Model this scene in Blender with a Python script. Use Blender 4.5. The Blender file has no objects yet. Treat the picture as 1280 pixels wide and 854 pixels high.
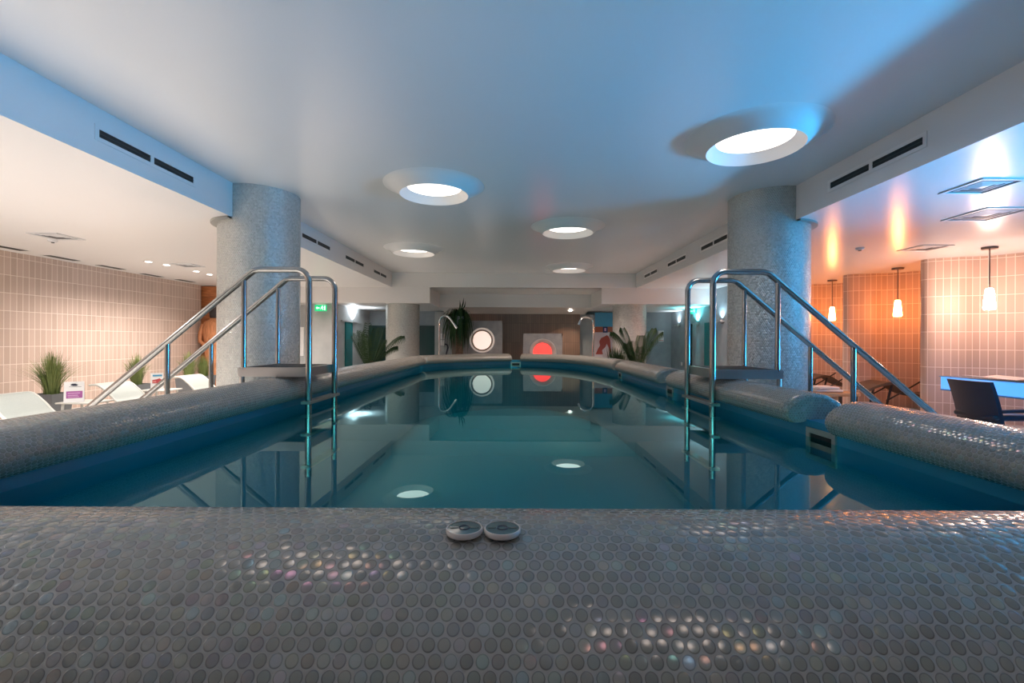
import bpy, math, random
from mathutils import Vector, Matrix
random.seed(7)
PI = math.pi
sc = bpy.context.scene
COL = sc.collection

# ------------------------------------------------------------------ camera
F = 569.0; CX, CY = 642.0, 426.0; ROLL = math.radians(0.27); EYE = 1.25
cam_d = bpy.data.cameras.new('camera'); cam = bpy.data.objects.new('camera', cam_d); COL.objects.link(cam)
cam_d.sensor_width = 36.0; cam_d.lens = F / 1280 * 36
cam_d.shift_x = -2 / 1280; cam_d.shift_y = -1 / 1280
cam_d.clip_start = 0.02
cr, sr = math.cos(ROLL), math.sin(ROLL)
# columns: right, up, back
cam.matrix_world = Matrix(((cr, -sr, 0, 0), (0, 0, -1, 0), (sr, cr, 0, EYE), (0, 0, 0, 1)))
sc.camera = cam

def ray(px, py):
    a = (px - CX) / F; b = (CY - py) / F
    return (a * cr - b * sr, 1.0, a * sr + b * cr)
def at(px, py, Y):            # photo position -> place, at a known distance
    r = ray(px, py); return Vector((r[0] * Y, Y, EYE + r[2] * Y))

# ------------------------------------------------------------------ mesh builder
class MB:
    def __init__(s): s.v = []; s.f = []; s.uv = []; s.mi = []
    def face(s, pts, uv=None, m=0):
        i = len(s.v); s.v += [tuple(p) for p in pts]
        s.f.append(tuple(range(i, i + len(pts)))); s.uv.append(uv); s.mi.append(m)
    def grid(s, rows, uvs=None, closed=False, m=0):    # rows of points, shared vertices
        n = len(rows[0]); base = len(s.v)
        for r in rows: s.v += [tuple(p) for p in r]
        for i in range(len(rows) - 1):
            for j in range(n if closed else n - 1):
                k = (j + 1) % n
                s.f.append((base + i * n + j, base + i * n + k, base + (i + 1) * n + k, base + (i + 1) * n + j))
                s.uv.append([uvs[i][j], uvs[i][j + 1], uvs[i + 1][j + 1], uvs[i + 1][j]] if uvs else None); s.mi.append(m)
        return s
    def box(s, x0, x1, y0, y1, z0, z1, m=0):
        P = lambda x, y, z: (x, y, z)
        s.face([P(x0,y0,z0), P(x1,y0,z0), P(x1,y0,z1), P(x0,y0,z1)], [(x0,z0),(x1,z0),(x1,z1),(x0,z1)], m)
        s.face([P(x1,y1,z0), P(x0,y1,z0), P(x0,y1,z1), P(x1,y1,z1)], [(x1,z0),(x0,z0),(x0,z1),(x1,z1)], m)
        s.face([P(x0,y1,z0), P(x0,y0,z0), P(x0,y0,z1), P(x0,y1,z1)], [(y1,z0),(y0,z0),(y0,z1),(y1,z1)], m)
        s.face([P(x1,y0,z0), P(x1,y1,z0), P(x1,y1,z1), P(x1,y0,z1)], [(y0,z0),(y1,z0),(y1,z1),(y0,z1)], m)
        s.face([P(x0,y0,z1), P(x1,y0,z1), P(x1,y1,z1), P(x0,y1,z1)], [(x0,y0),(x1,y0),(x1,y1),(x0,y1)], m)
        s.face([P(x0,y1,z0), P(x1,y1,z0), P(x1,y0,z0), P(x0,y0,z0)], [(x0,y1),(x1,y1),(x1,y0),(x0,y0)], m)
        return s
    def tube(s, pts, r, n=12, cap=True, rend=None):
        pts = [Vector(p) for p in pts]; rows = []; up = None
        for i, p in enumerate(pts):
            t = (pts[min(i + 1, len(pts) - 1)] - pts[max(i - 1, 0)]).normalized()
            if up is None: up = Vector((0, 0, 1)) if abs(t.z) < .9 else Vector((1, 0, 0))
            a = t.cross(up).normalized(); b = a.cross(t).normalized(); up = b
            k = r if rend is None else r + (rend - r) * i / (len(pts) - 1)
            rows.append([p + a * (k * math.cos(2 * PI * j / n)) + b * (k * math.sin(2 * PI * j / n)) for j in range(n)])
        s.grid(rows, closed=True)
        if cap: s.face(rows[0]); s.face(rows[-1][::-1])
        return s
    def lathe(s, prof, c=(0, 0, 0), n=48, uv=False, cap0=False, cap1=False):
        rows = []; uvs = []; L = 0
        for i, (r, z) in enumerate(prof):
            if i: L += math.dist(prof[i], prof[i - 1])
            rows.append([(c[0] + r * math.cos(2 * PI * j / n), c[1] + r * math.sin(2 * PI * j / n), c[2] + z) for j in range(n)])
            rr = max(q[0] for q in prof)
            uvs.append([(rr * 2 * PI * j / n, L) for j in range(n + 1)])
        s.grid(rows, uvs if uv else None, closed=True)
        if cap0: s.face(rows[0][::-1])
        if cap1: s.face(rows[-1])
        return s
    def prism(s, poly, z0, z1):
        n = len(poly)
        s.face([(x, y, z0) for x, y in poly][::-1]); s.face([(x, y, z1) for x, y in poly])
        for i in range(n):
            a, b = poly[i], poly[(i + 1) % n]
            s.face([(a[0], a[1], z0), (b[0], b[1], z0), (b[0], b[1], z1), (a[0], a[1], z1)])
        return s
    def build(s, name, mat, parent=None, loc=None, sharp=35, bevel=0):
        me = bpy.data.meshes.new(name); me.from_pydata(s.v, [], s.f)
        if any(s.uv):
            ul = me.uv_layers.new(name='UVMap'); k = 0
            for uv, f in zip(s.uv, s.f):
                for j in range(len(f)):
                    ul.data[k].uv = uv[j] if uv else (0, 0); k += 1
        for m in (mat if isinstance(mat, (list, tuple)) else [mat]): me.materials.append(m)
        me.polygons.foreach_set('material_index', s.mi)
        me.polygons.foreach_set('use_smooth', [True] * len(me.polygons))
        me.update()
        me.set_sharp_from_angle(angle=math.radians(sharp))
        o = bpy.data.objects.new(name, me); COL.objects.link(o)
        if bevel:
            w = o.modifiers.new('weld', 'WELD'); w.merge_threshold = .0002
            b = o.modifiers.new('bevel', 'BEVEL'); b.width = bevel; b.segments = 2; b.limit_method = 'ANGLE'
        if loc is not None: o.location = loc
        if parent: o.parent = parent
        return o

def tag(o, label=None, cat=None, group=None, kind=None):
    for k, v in (('label', label), ('category', cat), ('group', group), ('kind', kind)):
        if v: o[k] = v
    return o
def thing(name, label, cat, loc=(0, 0, 0), rz=0, group=None):
    o = bpy.data.objects.new(name, None); COL.objects.link(o); o.empty_display_size = .1
    o.location = loc; o.rotation_euler = (0, 0, rz)
    return tag(o, label, cat, group)
def dup(root, loc, rz=0, label=None):
    r = root.copy(); COL.objects.link(r); r.location = loc; r.rotation_euler = (0, 0, rz)
    if label: r['label'] = label
    for ch in list(root.children):
        c = ch.copy(); COL.objects.link(c); c.parent = r
        for g in list(ch.children):
            d = g.copy(); COL.objects.link(d); d.parent = c
    return r
def struct(name, mb, mat, label=None, cat=None, sharp=35, bevel=0):
    return tag(mb.build(name, mat, sharp=sharp, bevel=bevel), label, cat, kind='structure')

# ------------------------------------------------------------------ materials
def mat(name, color, rough=.5, metal=0, spec=.5, emit=None, es=0, **kw):
    m = bpy.data.materials.new(name); m.use_nodes = True
    b = m.node_tree.nodes['Principled BSDF']
    b.inputs['Base Color'].default_value = (*color, 1); b.inputs['Roughness'].default_value = rough
    b.inputs['Metallic'].default_value = metal; b.inputs['Specular IOR Level'].default_value = spec
    if emit: b.inputs['Emission Color'].default_value = (*emit, 1); b.inputs['Emission Strength'].default_value = es
    for k, v in kw.items(): b.inputs[k].default_value = v
    return m
def noisy(m, scale, a, b, detail=3, stretch=(1, 1, 1), bump=0):
    t = m.node_tree; n = t.nodes; bs = n['Principled BSDF']
    co = n.new('ShaderNodeTexCoord'); mp = n.new('ShaderNodeMapping'); mp.inputs['Scale'].default_value = stretch
    no = n.new('ShaderNodeTexNoise'); no.inputs['Scale'].default_value = scale; no.inputs['Detail'].default_value = detail
    r = n.new('ShaderNodeValToRGB'); r.color_ramp.elements[0].color = (*a, 1); r.color_ramp.elements[1].color = (*b, 1)
    r.color_ramp.elements[0].position = .3; r.color_ramp.elements[1].position = .7
    t.links.new(co.outputs['Object'], mp.inputs[0]); t.links.new(mp.outputs[0], no.inputs['Vector'])
    t.links.new(no.outputs['Fac'], r.inputs[0]); t.links.new(r.outputs[0], bs.inputs['Base Color'])
    if bump:
        bu = n.new('ShaderNodeBump'); bu.inputs['Strength'].default_value = bump; bu.inputs['Distance'].default_value = .01
        t.links.new(no.outputs['Fac'], bu.inputs['Height']); t.links.new(bu.outputs[0], bs.inputs['Normal'])
    return m
def tile_mat(name, c1, c2, grout, w, h, joint=.003, rough=.35, spec=.5):
    m = mat(name, c1, rough, spec=spec); t = m.node_tree; n = t.nodes; bs = n['Principled BSDF']
    uv = n.new('ShaderNodeUVMap'); uv.uv_map = 'UVMap'
    br = n.new('ShaderNodeTexBrick'); br.offset = 0; br.squash = 1
    br.inputs['Scale'].default_value = 1; br.inputs['Brick Width'].default_value = w; br.inputs['Row Height'].default_value = h
    br.inputs['Mortar Size'].default_value = joint; br.inputs['Mortar Smooth'].default_value = .2; br.inputs['Bias'].default_value = 0
    br.inputs['Color1'].default_value = (*c1, 1); br.inputs['Color2'].default_value = (*c2, 1); br.inputs['Mortar'].default_value = (*grout, 1)
    t.links.new(uv.outputs[0], br.inputs['Vector']); t.links.new(br.outputs['Color'], bs.inputs['Base Color'])
    bu = n.new('ShaderNodeBump'); bu.inputs['Strength'].default_value = .4; bu.inputs['Distance'].default_value = .002; bu.invert = True
    t.links.new(br.outputs['Fac'], bu.inputs['Height']); t.links.new(bu.outputs[0], bs.inputs['Normal'])
    return m
def penny(name, p, c1, c2, grout, bump=.6, tilt=.5, rough=.2, R=.465, vivid=.35, dist=.12, facet=.16, dome=.75, rim=.8):
    """penny round mosaic on a hexagonal lattice, domed pearly discs of slightly different tilt and tint"""
    m = mat(name, c1, rough); t = m.node_tree; n = t.nodes; L = t.links.new; bs = n['Principled BSDF']
    def M(op, a, b=None, c=None):
        q = n.new('ShaderNodeMath'); q.operation = op
        for i, v in enumerate((a, b, c)):
            if v is None: continue
            if isinstance(v, (int, float)): q.inputs[i].default_value = v
            else: L(v, q.inputs[i])
        return q.outputs[0]
    S3 = math.sqrt(3)
    uv = n.new('ShaderNodeUVMap'); uv.uv_map = 'UVMap'; sp = n.new('ShaderNodeSeparateXYZ'); L(uv.outputs[0], sp.inputs[0])
    x = M('MULTIPLY', sp.outputs[0], 1 / p); y = M('MULTIPLY', sp.outputs[1], 1 / p / S3)
    xb = M('ADD', x, .5); yb = M('ADD', y, .5)
    def cell(x, y):
        lx = M('SUBTRACT', M('FRACT', x), .5); ly = M('MULTIPLY', M('SUBTRACT', M('FRACT', y), .5), S3)
        d = M('SQRT', M('ADD', M('MULTIPLY', lx, lx), M('MULTIPLY', ly, ly)))
        return lx, ly, d, M('FLOOR', x), M('FLOOR', y)
    A = cell(x, y); B = cell(xb, yb)
    sel = M('LESS_THAN', A[2], B[2])
    def pick(a, b): return M('ADD', M('MULTIPLY', a, sel), M('MULTIPLY', b, M('SUBTRACT', 1.0, sel)))
    lx, ly = pick(A[0], B[0]), pick(A[1], B[1]); d = M('MINIMUM', A[2], B[2])
    ix = pick(A[3], M('ADD', B[3], .37)); iy = pick(A[4], M('ADD', B[4], .37))
    cb = n.new('ShaderNodeCombineXYZ'); L(ix, cb.inputs[0]); L(iy, cb.inputs[1])
    wn = n.new('ShaderNodeTexWhiteNoise'); wn.noise_dimensions = '3D'; L(cb.outputs[0], wn.inputs['Vector'])
    sc_ = n.new('ShaderNodeSeparateColor'); L(wn.outputs['Color'], sc_.inputs[0])
    r1, r2, r3 = sc_.outputs[0], sc_.outputs[1], sc_.outputs[2]
    mask = n.new('ShaderNodeMapRange'); mask.interpolation_type = 'SMOOTHSTEP'
    mask.inputs['From Min'].default_value = R + .02; mask.inputs['From Max'].default_value = R - .03
    L(d, mask.inputs['Value']); mk = mask.outputs[0]
    # tint
    rp = n.new('ShaderNodeValToRGB'); rp.color_ramp.interpolation = 'LINEAR'
    el = rp.color_ramp.elements
    el[0].position = 0; el[0].color = (*c1, 1); el[1].position = 1; el[1].color = (*c2, 1)
    L(r3, rp.inputs[0])
    rv = n.new('ShaderNodeValToRGB'); e = rv.color_ramp.elements
    e[0].position = 0; e[0].color = (.25, .45, .55, 1); e[1].position = 1; e[1].color = (.62, .48, .36, 1)
    for ps, c in ((.3, (.33, .52, .45)), (.55, (.55, .42, .52)), (.8, (.5, .52, .36))):
        q = e.new(ps); q.color = (*c, 1)
    L(r1, rv.inputs[0])
    vf = M('MULTIPLY', M('POWER', r2, 4.0), vivid)
    mx = n.new('ShaderNodeMix'); mx.data_type = 'RGBA'; L(vf, mx.inputs[0]); L(rp.outputs[0], mx.inputs[6]); L(rv.outputs[0], mx.inputs[7])
    # painted shade: each disc darkens at its edge like a bevel shadow
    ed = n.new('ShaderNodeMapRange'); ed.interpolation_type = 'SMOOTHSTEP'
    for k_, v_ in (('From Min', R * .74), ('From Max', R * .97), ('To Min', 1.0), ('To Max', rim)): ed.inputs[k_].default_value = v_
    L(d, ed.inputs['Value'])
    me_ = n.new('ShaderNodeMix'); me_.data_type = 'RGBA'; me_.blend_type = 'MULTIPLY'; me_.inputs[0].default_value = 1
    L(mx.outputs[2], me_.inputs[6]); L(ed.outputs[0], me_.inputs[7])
    mg = n.new('ShaderNodeMix'); mg.data_type = 'RGBA'; L(mk, mg.inputs[0]); mg.inputs[6].default_value = (*grout, 1); L(me_.outputs[2], mg.inputs[7])
    L(mg.outputs[2], bs.inputs['Base Color'])
    ro = M('SUBTRACT', .55, M('MULTIPLY', mk, .55 - rough)); L(ro, bs.inputs['Roughness'])
    # relief
    q = M('MULTIPLY', d, 1 / R); dome_ = M('SUBTRACT', 1.0, M('POWER', q, 2.0))
    tl = M('ADD', M('MULTIPLY', M('SUBTRACT', r1, .5), lx), M('MULTIPLY', M('SUBTRACT', r2, .5), ly))
    h = M('MULTIPLY', mk, M('ADD', M('ADD', .35, M('MULTIPLY', dome_, dome)), M('MULTIPLY', tl, tilt * 2)))
    ge = n.new('ShaderNodeNewGeometry'); v1 = n.new('ShaderNodeVectorMath'); v1.operation = 'MULTIPLY_ADD'
    v1.inputs[1].default_value = (facet,) * 3; L(wn.outputs['Color'], v1.inputs[0]); v1.inputs[2].default_value = (-facet / 2,) * 3
    v2 = n.new('ShaderNodeVectorMath'); v2.operation = 'ADD'; L(ge.outputs['Normal'], v2.inputs[0]); L(v1.outputs[0], v2.inputs[1])
    v3 = n.new('ShaderNodeVectorMath'); v3.operation = 'NORMALIZE'; L(v2.outputs[0], v3.inputs[0])
    bu = n.new('ShaderNodeBump'); L(v3.outputs[0], bu.inputs['Normal']); bu.inputs['Strength'].default_value = bump; bu.inputs['Distance'].default_value = p * dist
    L(h, bu.inputs['Height']); L(bu.outputs[0], bs.inputs['Normal'])
    bs.inputs['Specular IOR Level'].default_value = .7
    bs.inputs['Thin Film IOR'].default_value = 1.5
    L(M('MULTIPLY', mk, M('MULTIPLY', M('GREATER_THAN', r3, .6), M('ADD', 150, M('MULTIPLY', r1, 350)))), bs.inputs['Thin Film Thickness'])
    return m

M_ = {}
M_['paint'] = mat('white_satin_paint', (.80, .79, .78), .32, spec=.5)
M_['stretch'] = mat('white_satin_ceiling', (.78, .78, .78), .27, spec=.6)
M_['gloss_ceiling'] = mat('white_gloss_ceiling', (.80, .79, .78), .24, spec=.75)
M_['grey_wall'] = noisy(mat('blue_grey_plaster', (.3, .34, .37), .6), 3, (.24, .28, .31), (.31, .35, .38))
M_['light_grey_wall'] = noisy(mat('light_grey_plaster', (.4, .42, .43), .6), 3, (.38, .40, .41), (.46, .48, .48))
M_['concrete'] = noisy(mat('grey_concrete', (.3, .3, .3), .6), 5, (.27, .27, .28), (.36, .36, .37))
M_['wall_tile'] = tile_mat('beige_wall_tile', (.50, .375, .31), (.57, .43, .36), (.80, .69, .61), .0916, .28, .0045)
M_['cell_tile'] = tile_mat('beige_cell_tile', (.52, .36, .28), (.60, .42, .33), (.84, .70, .60), .094, .285, .005, rough=.5)
M_['brown_tile'] = tile_mat('brown_ribbed_tile', (.21, .145, .115), (.26, .18, .14), (.13, .095, .075), .07, .6, .004)
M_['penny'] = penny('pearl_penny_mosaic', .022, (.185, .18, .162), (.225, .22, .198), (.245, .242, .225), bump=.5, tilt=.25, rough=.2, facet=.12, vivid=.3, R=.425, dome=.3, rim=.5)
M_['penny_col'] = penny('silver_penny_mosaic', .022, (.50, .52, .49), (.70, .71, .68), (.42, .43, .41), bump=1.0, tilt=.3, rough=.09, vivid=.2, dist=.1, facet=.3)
M_['penny_col'].node_tree.nodes['Principled BSDF'].inputs['Metallic'].default_value = .3
M_['blue'] = mat('blue_pool_liner', (.004, .17, .29), .35)
M_['steel'] = mat('brushed_steel', (.37, .37, .36), .22, 1)
M_['steel_dull'] = mat('dull_steel', (.45, .43, .41), .38, 1)
M_['grate'] = noisy(mat('dark_grating', (.05, .05, .05), .5, .6), 90, (.02, .02, .02), (.12, .12, .12))
M_['black'] = mat('black_opening_shade', (.004, .004, .004), .7)
M_['dark_slot'] = mat('dark_slot', (.008, .012, .014), .5)
M_['diffuser'] = mat('lit_diffuser', (.9, .88, .85), .5, emit=(1, .86, .76), es=2.3)
M_['disc_white'] = mat('lit_white_disc', (.8, .7, .65), .5, emit=(1, .77, .66), es=.6)
M_['disc_red'] = mat('lit_red_disc', (.8, .1, .08), .5, emit=(1, .03, .026), es=1.3)
M_['white'] = mat('white_plastic', (.8, .8, .79), .4)
M_['mesh_fabric'] = noisy(mat('pale_green_mesh_fabric', (.62, .66, .63), .6), 160, (.34, .38, .36), (.44, .48, .45))
M_['pale_frame'] = mat('pale_lounger_frame', (.62, .62, .58), .4)
M_['brown_lounger'] = noisy(mat('brown_woven_fabric', (.10, .06, .04), .7), 120, (.07, .045, .03), (.14, .09, .06))
M_['brown_frame'] = mat('dark_brown_frame', (.03, .02, .015), .4)
M_['cushion'] = mat('tan_cushion', (.5, .28, .15), .8)
M_['towel'] = noisy(mat('pink_white_towel', (.8, .72, .70), .9), 60, (.74, .66, .64), (.85, .78, .76))
M_['pot'] = mat('grey_planter', (.13, .14, .15), .5)
M_['soil'] = mat('dark_soil', (.03, .02, .015), .9)
M_['grass'] = noisy(mat('grass_blade', (.12, .2, .05), .6), 4, (.06, .12, .02), (.26, .30, .10))
M_['leaf'] = noisy(mat('dark_palm_leaf', (.02, .06, .025), .6, spec=.2), 6, (.010, .04, .018), (.04, .09, .03))
M_['leaf2'] = noisy(mat('mid_green_leaf', (.05, .1, .04), .65, spec=.2), 6, (.010, .032, .013), (.034, .068, .024))
M_['bark'] = noisy(mat('brown_bark', (.12, .07, .04), .8), 20, (.08, .045, .03), (.17, .10, .06), bump=.4)
M_['floor'] = tile_mat('grey_floor_tile', (.70, .67, .63), (.74, .70, .66), (.55, .53, .50), .6, .6, .004, .35)
M_['wood'] = noisy(mat('orange_wood', (.55, .2, .08), .5), 5, (.38, .12, .04), (.70, .27, .10), 6, (1, 1, 9), bump=.3)
M_['wood2'] = noisy(mat('carved_orange_wood', (.6, .25, .1), .5), 6, (.46, .17, .07), (.72, .32, .15), 5, (5, 5, 1), bump=.4)
M_['door'] = mat('dark_teal_glass_door', (.012, .045, .045), .15)
M_['teal_door'] = mat('teal_glass_door', (.01, .16, .17), .2)
M_['desk'] = mat('lit_blue_desk', (.2, .4, .7), .35, emit=(.06, .36, 1.0), es=.8)
M_['desk_top'] = mat('blue_glass_top', (.15, .35, .6), .08)
M_['chair'] = mat('dark_navy_chair_shell', (.008, .014, .03), .4)
M_['paper'] = mat('pinkish_paper', (.85, .72, .66), .7)
M_['card'] = mat('white_card', (.82, .82, .82), .6)
M_['purple'] = mat('purple_print', (.38, .10, .33), .6)
M_['lilac'] = mat('lilac_print', (.62, .36, .60), .6)
M_['ink'] = mat('dark_ink', (.02, .02, .05), .6)
M_['red_print'] = mat('red_print', (.45, .05, .06), .6)
M_['pink_print'] = mat('pink_print', (.65, .22, .2), .6)
M_['blue_print'] = mat('blue_print', (.06, .30, .50), .6)
M_['navy_print'] = mat('navy_print', (.01, .03, .12), .6)
M_['poster_bg'] = mat('pale_lilac_poster', (.62, .54, .60), .5)
M_['rust_print'] = mat('rust_print', (.33, .10, .06), .6)
M_['skin_print'] = mat('brown_red_print', (.34, .06, .05), .6)
M_['exit_green'] = mat('lit_green_sign', (0, .4, .15), .4, emit=(0, .62, .22), es=.6)
M_['exit_white'] = mat('lit_white_pictogram', (.8, 1, .9), .4, emit=(.6, 1, .8), es=.7)
M_['chrome'] = mat('chrome', (.8, .8, .8), .08, 1)
M_['sconce'] = mat('grey_sconce', (.5, .5, .5), .35, .8)

# ------------------------------------------------------------------ the pool
TOP = .915; WATER = .64; WALLTOP = .745
XL, XR = -2.02, 1.918
def coping_profile():
    pr = [(-.067, .735), (-.13, .724)]
    c = TOP - .12
    a0 = math.asin((.722 - c) / .12)
    for i in range(15):
        a = a0 + (PI / 2 - a0) * i / 14
        pr.append((-.21 * math.cos(a), c + .12 * math.sin(a)))
    c2 = TOP - .295
    for i in range(1, 17):
        a = PI / 2 * (1 - i / 16)
        pr.append((.28 * math.cos(a), c2 + .295 * math.sin(a)))
    pr.append((.28, .56))
    return pr
PROF = coping_profile()
def offs(path, d):          # offset a plan path to its right-hand side (outward)
    out = []
    for i, p in enumerate(path):
        a = Vector(path[max(i - 1, 0)]); b = Vector(path[min(i + 1, len(path) - 1)])
        t = (b - a).normalized(); out.append((p[0] + t.y * d, p[1] - t.x * d))
    return out
def resample(path, step):
    P = [Vector(p) for p in path]; out = [tuple(P[0])]
    for a, b in zip(P, P[1:]):
        n = max(1, int(math.ceil((b - a).length / step)))
        for i in range(1, n + 1): out.append(tuple(a.lerp(b, i / n)))
    return out
def spline(pts, n=6):
    P = [Vector(p) for p in pts]; out = []
    for i in range(len(P) - 1):
        p0 = P[max(i - 1, 0)]; p1 = P[i]; p2 = P[i + 1]; p3 = P[min(i + 2, len(P) - 1)]
        for k in range(n):
            t = k / n
            out.append(tuple(.5 * ((2 * p1) + (p2 - p0) * t + (2 * p0 - 5 * p1 + 4 * p2 - p3) * t * t + (3 * p1 - p0 - 3 * p2 + p3) * t ** 3)))
    out.append(tuple(P[-1])); return out
def sweep_coping(path, round0=True, round1=True):
    """path = line of the pool's inner wall; outward is to its left"""
    path = resample(path, .25)
    P = [Vector(p) for p in path]
    # extra stations near the ends for a rounded edge
    def ins(P, k):
        P = P[::-1] if k else P[:]
        t = (P[1] - P[0]).normalized()
        P = [P[0], P[0] + t * .006, P[0] + t * .02, P[0] + t * .045] + P[1:]
        return P[::-1] if k else P
    P = ins(ins(P, 0), 1)
    n = len(P); shr = [0] * n
    for k, s in enumerate((.028, .014, .004)):
        if round0: shr[k] = s
        if round1: shr[n - 1 - k] = s
    rows = []; uvs = []; L = 0
    plen = [0]
    for a, b in zip(PROF, PROF[1:]): plen.append(plen[-1] + math.dist(a, b))
    for i in range(n):
        if i: L += (P[i] - P[i - 1]).length
        t = (P[min(i + 1, n - 1)] - P[max(i - 1, 0)]).normalized(); o = Vector((-t.y, t.x)); s = shr[i]
        row = []
        for (u, z) in PROF:
            u2 = .067 + u + (s if u < -.07 else (-s if u > .1 else 0)); z2 = z - s * max(0, min(1, (z - .72) / .12))
            q = P[i] + o * u2; row.append((q.x, q.y, z2))
        rows.append(row); uvs.append([(L, v) for v in plen])
    mb = MB(); mb.grid([r[::-1] for r in rows], [r[::-1] for r in uvs])
    capuv = [(u, z) for u, z in PROF]
    mb.face(rows[0], capuv); mb.face(rows[-1][::-1], capuv[::-1])
    return mb

far_l = spline([(-2.02, 10.02), (-1.62, 10.72), (-.95, 11.38), (-.08, 11.77)])
far_r = spline([(.20, 11.77), (.85, 11.52), (1.33, 10.9), (1.66, 10.0), (1.85, 9.1), (1.918, 8.30)])
wall_path = [(XR, .915), (XL, .915), (XL, 9.75)] + far_l + far_r + [(XR, .915)]

pool = thing('swimming_pool', 'raised swimming pool with blue liner and pearl mosaic rim across the room', 'swimming pool', (0, .9, 0))
pool['kind'] = 'thing'
def padd(o): o.parent = pool; o.matrix_parent_inverse = Matrix.Translation((0, -.9, 0)); return o
segs = [
    ([(2.28, .915), (-2.38, .915)], 'wide mosaic rim nearest the camera'),
    ([(XL, 1.09), (XL, 9.75)], 'long unbroken mosaic rim on the side of the planted loungers'),
    (far_l, 'curved mosaic rim in front of the white porthole'),
    (far_r, 'curved mosaic rim in front of the red porthole'),
    ([(XR, 8.0), (XR, 5.72)], 'mosaic rim piece between the two far skimmer gaps'),
    ([(XR, 5.36), (XR, 2.98)], 'mosaic rim piece under the stair platform'),
    ([(XR, 2.62), (XR, 1.09)], 'mosaic rim piece beside the blue desk'),
]
for path, lab in segs:
    mb = sweep_coping(path)
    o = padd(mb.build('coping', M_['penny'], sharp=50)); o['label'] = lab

# wall ring: liner inside, rendered outside
closed = resample(wall_path, 1.0)[:-1]
nC = len(closed)
def ring_offset(d):
    out = []
    for i in range(nC):
        p = Vector(closed[i]); a = Vector(closed[i - 1]); b = Vector(closed[(i + 1) % nC])
        t1 = (p - a).normalized(); t2 = (b - p).normalized()
        n1 = Vector((t1.y, -t1.x)); n2 = Vector((t2.y, -t2.x)); nn = (n1 + n2)
        nn = nn / max(.3, nn.dot(n1)) if nn.length > 1e-6 else n1
        out.append(p + nn * d)
    return out
# check winding: outward must point away from the centre
cen = Vector((0, 6)); tst = ring_offset(.1); sgn = 1 if (tst[0] - cen).length > (Vector(closed[0]) - cen).length else -1
mb = MB()
ri = ring_offset(0); ro = ring_offset(.30 * sgn)
rows = []
for d, z in ((0, -.5), (0, WALLTOP), (.30, WALLTOP), (.30, 0)):
    rr = ring_offset(d * sgn); rows.append([(q.x, q.y, z) for q in rr])
mb.grid(rows, closed=True)
mb.face([(q.x, q.y, -.5) for q in ri])
padd(mb.build('pool_wall', M_['blue'], sharp=30))

def skimmer(Y, side, w=.27, gx=None, facing=None):
    """steel frame round a black panel on the pool wall, straddling the water line"""
    z0, z1 = .50, .70
    fr = MB(); t = .032; pr = .012
    a, b = -w / 2, w / 2
    for (u0, u1, q0, q1) in ((a, b, z1 - t, z1), (a, b, z0, z0 + t), (a, a + t, z0 + t, z1 - t), (b - t, b, z0 + t, z1 - t)):
        if side == 'x': fr.box(XR - pr, XR + .01, Y + u0, Y + u1, q0, q1)
        else: fr.box(gx + u0, gx + u1, Y - pr, Y + .01, q0, q1)
    root = padd(fr.build('skimmer', M_['steel_dull']))
    bk = MB()
    if side == 'x': bk.box(XR - .002, XR + .12, Y + a + t, Y + b - t, z0 + t, z1 - t)
    else: bk.box(gx + a + t, gx + b - t, Y - .002, Y + .12, z0 + t, z1 - t)
    o = bk.build('slot', M_['black']); o.parent = root  # black panel painted as the darkness inside the opening
    return root
skimmer(2.83, 'x'); skimmer(5.56, 'x', .24); skimmer(8.17, 'x', .24); skimmer(11.76, 'y', .26, .06)

wm = bpy.data.materials.new('pool_water'); wm.use_nodes = True
t = wm.node_tree; t.nodes.clear()
out = t.nodes.new('ShaderNodeOutputMaterial'); mx = t.nodes.new('ShaderNodeMixShader'); fr = t.nodes.new('ShaderNodeFresnel'); fr.inputs[0].default_value = 1.34
tr = t.nodes.new('ShaderNodeBsdfTransparent'); tr.inputs[0].default_value = (.30, .98, .90, 1)
gl = t.nodes.new('ShaderNodeBsdfGlossy'); gl.inputs['Roughness'].default_value = 0; gl.inputs[0].default_value = (.60, .93, .96, 1)
t.links.new(fr.outputs[0], mx.inputs[0]); t.links.new(tr.outputs[0], mx.inputs[1]); t.links.new(gl.outputs[0], mx.inputs[2]); t.links.new(mx.outputs[0], out.inputs[0])
mb = MB(); mb.face([(q.x, q.y, WATER) for q in ring_offset(.004 * sgn)][::-1])
w = mb.build('pool_water', wm)
if w.data.polygons[0].normal.z < 0: w.data.flip_normals()
tag(w, 'still teal water filling the raised pool', 'water', kind='stuff')

# two round plastic caps lying on the near rim
def cap(px, lab):
    p = at(px, 655, .80); z = TOP
    t = thing('round_dial', lab, 'dial', (p.x, .80, z - .003), 0, 'small round discs on the near pool rim'); t.scale = (.93, .93, .93)
    MB().lathe([(.0, .0), (.033, 0), (.0345, .003), (.0345, .009), (.0335, .0105), (.0318, .0105), (.0318, .0088)], n=40).build('body', M_['white_disc'], t)
    MB().lathe([(.0318, .0088), (.0, .0098)], n=40).build('face', M_['disc_face'], t)
    MB().lathe([(.0085, .0095), (.0095, .0112), (.0105, .0095)], n=32).build('ring', M_['ink'], t)
    for s in (-1, 1): MB().box(min(s * .012, s * .027), max(s * .012, s * .027), -.0015, .0015, .0088, .0105).build('pointer', M_['steel'], t)
M_['white_disc'] = mat('off_white_plastic_rim', (.52, .47, .44), .4)
M_['disc_face'] = mat('grey_green_lens', (.07, .11, .11), .12)
cap(580.5, 'small round dial on the near rim with a bright line across its face')
cap(628, 'small round dial on the near rim with a plain grey face and dark ring')

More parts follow.
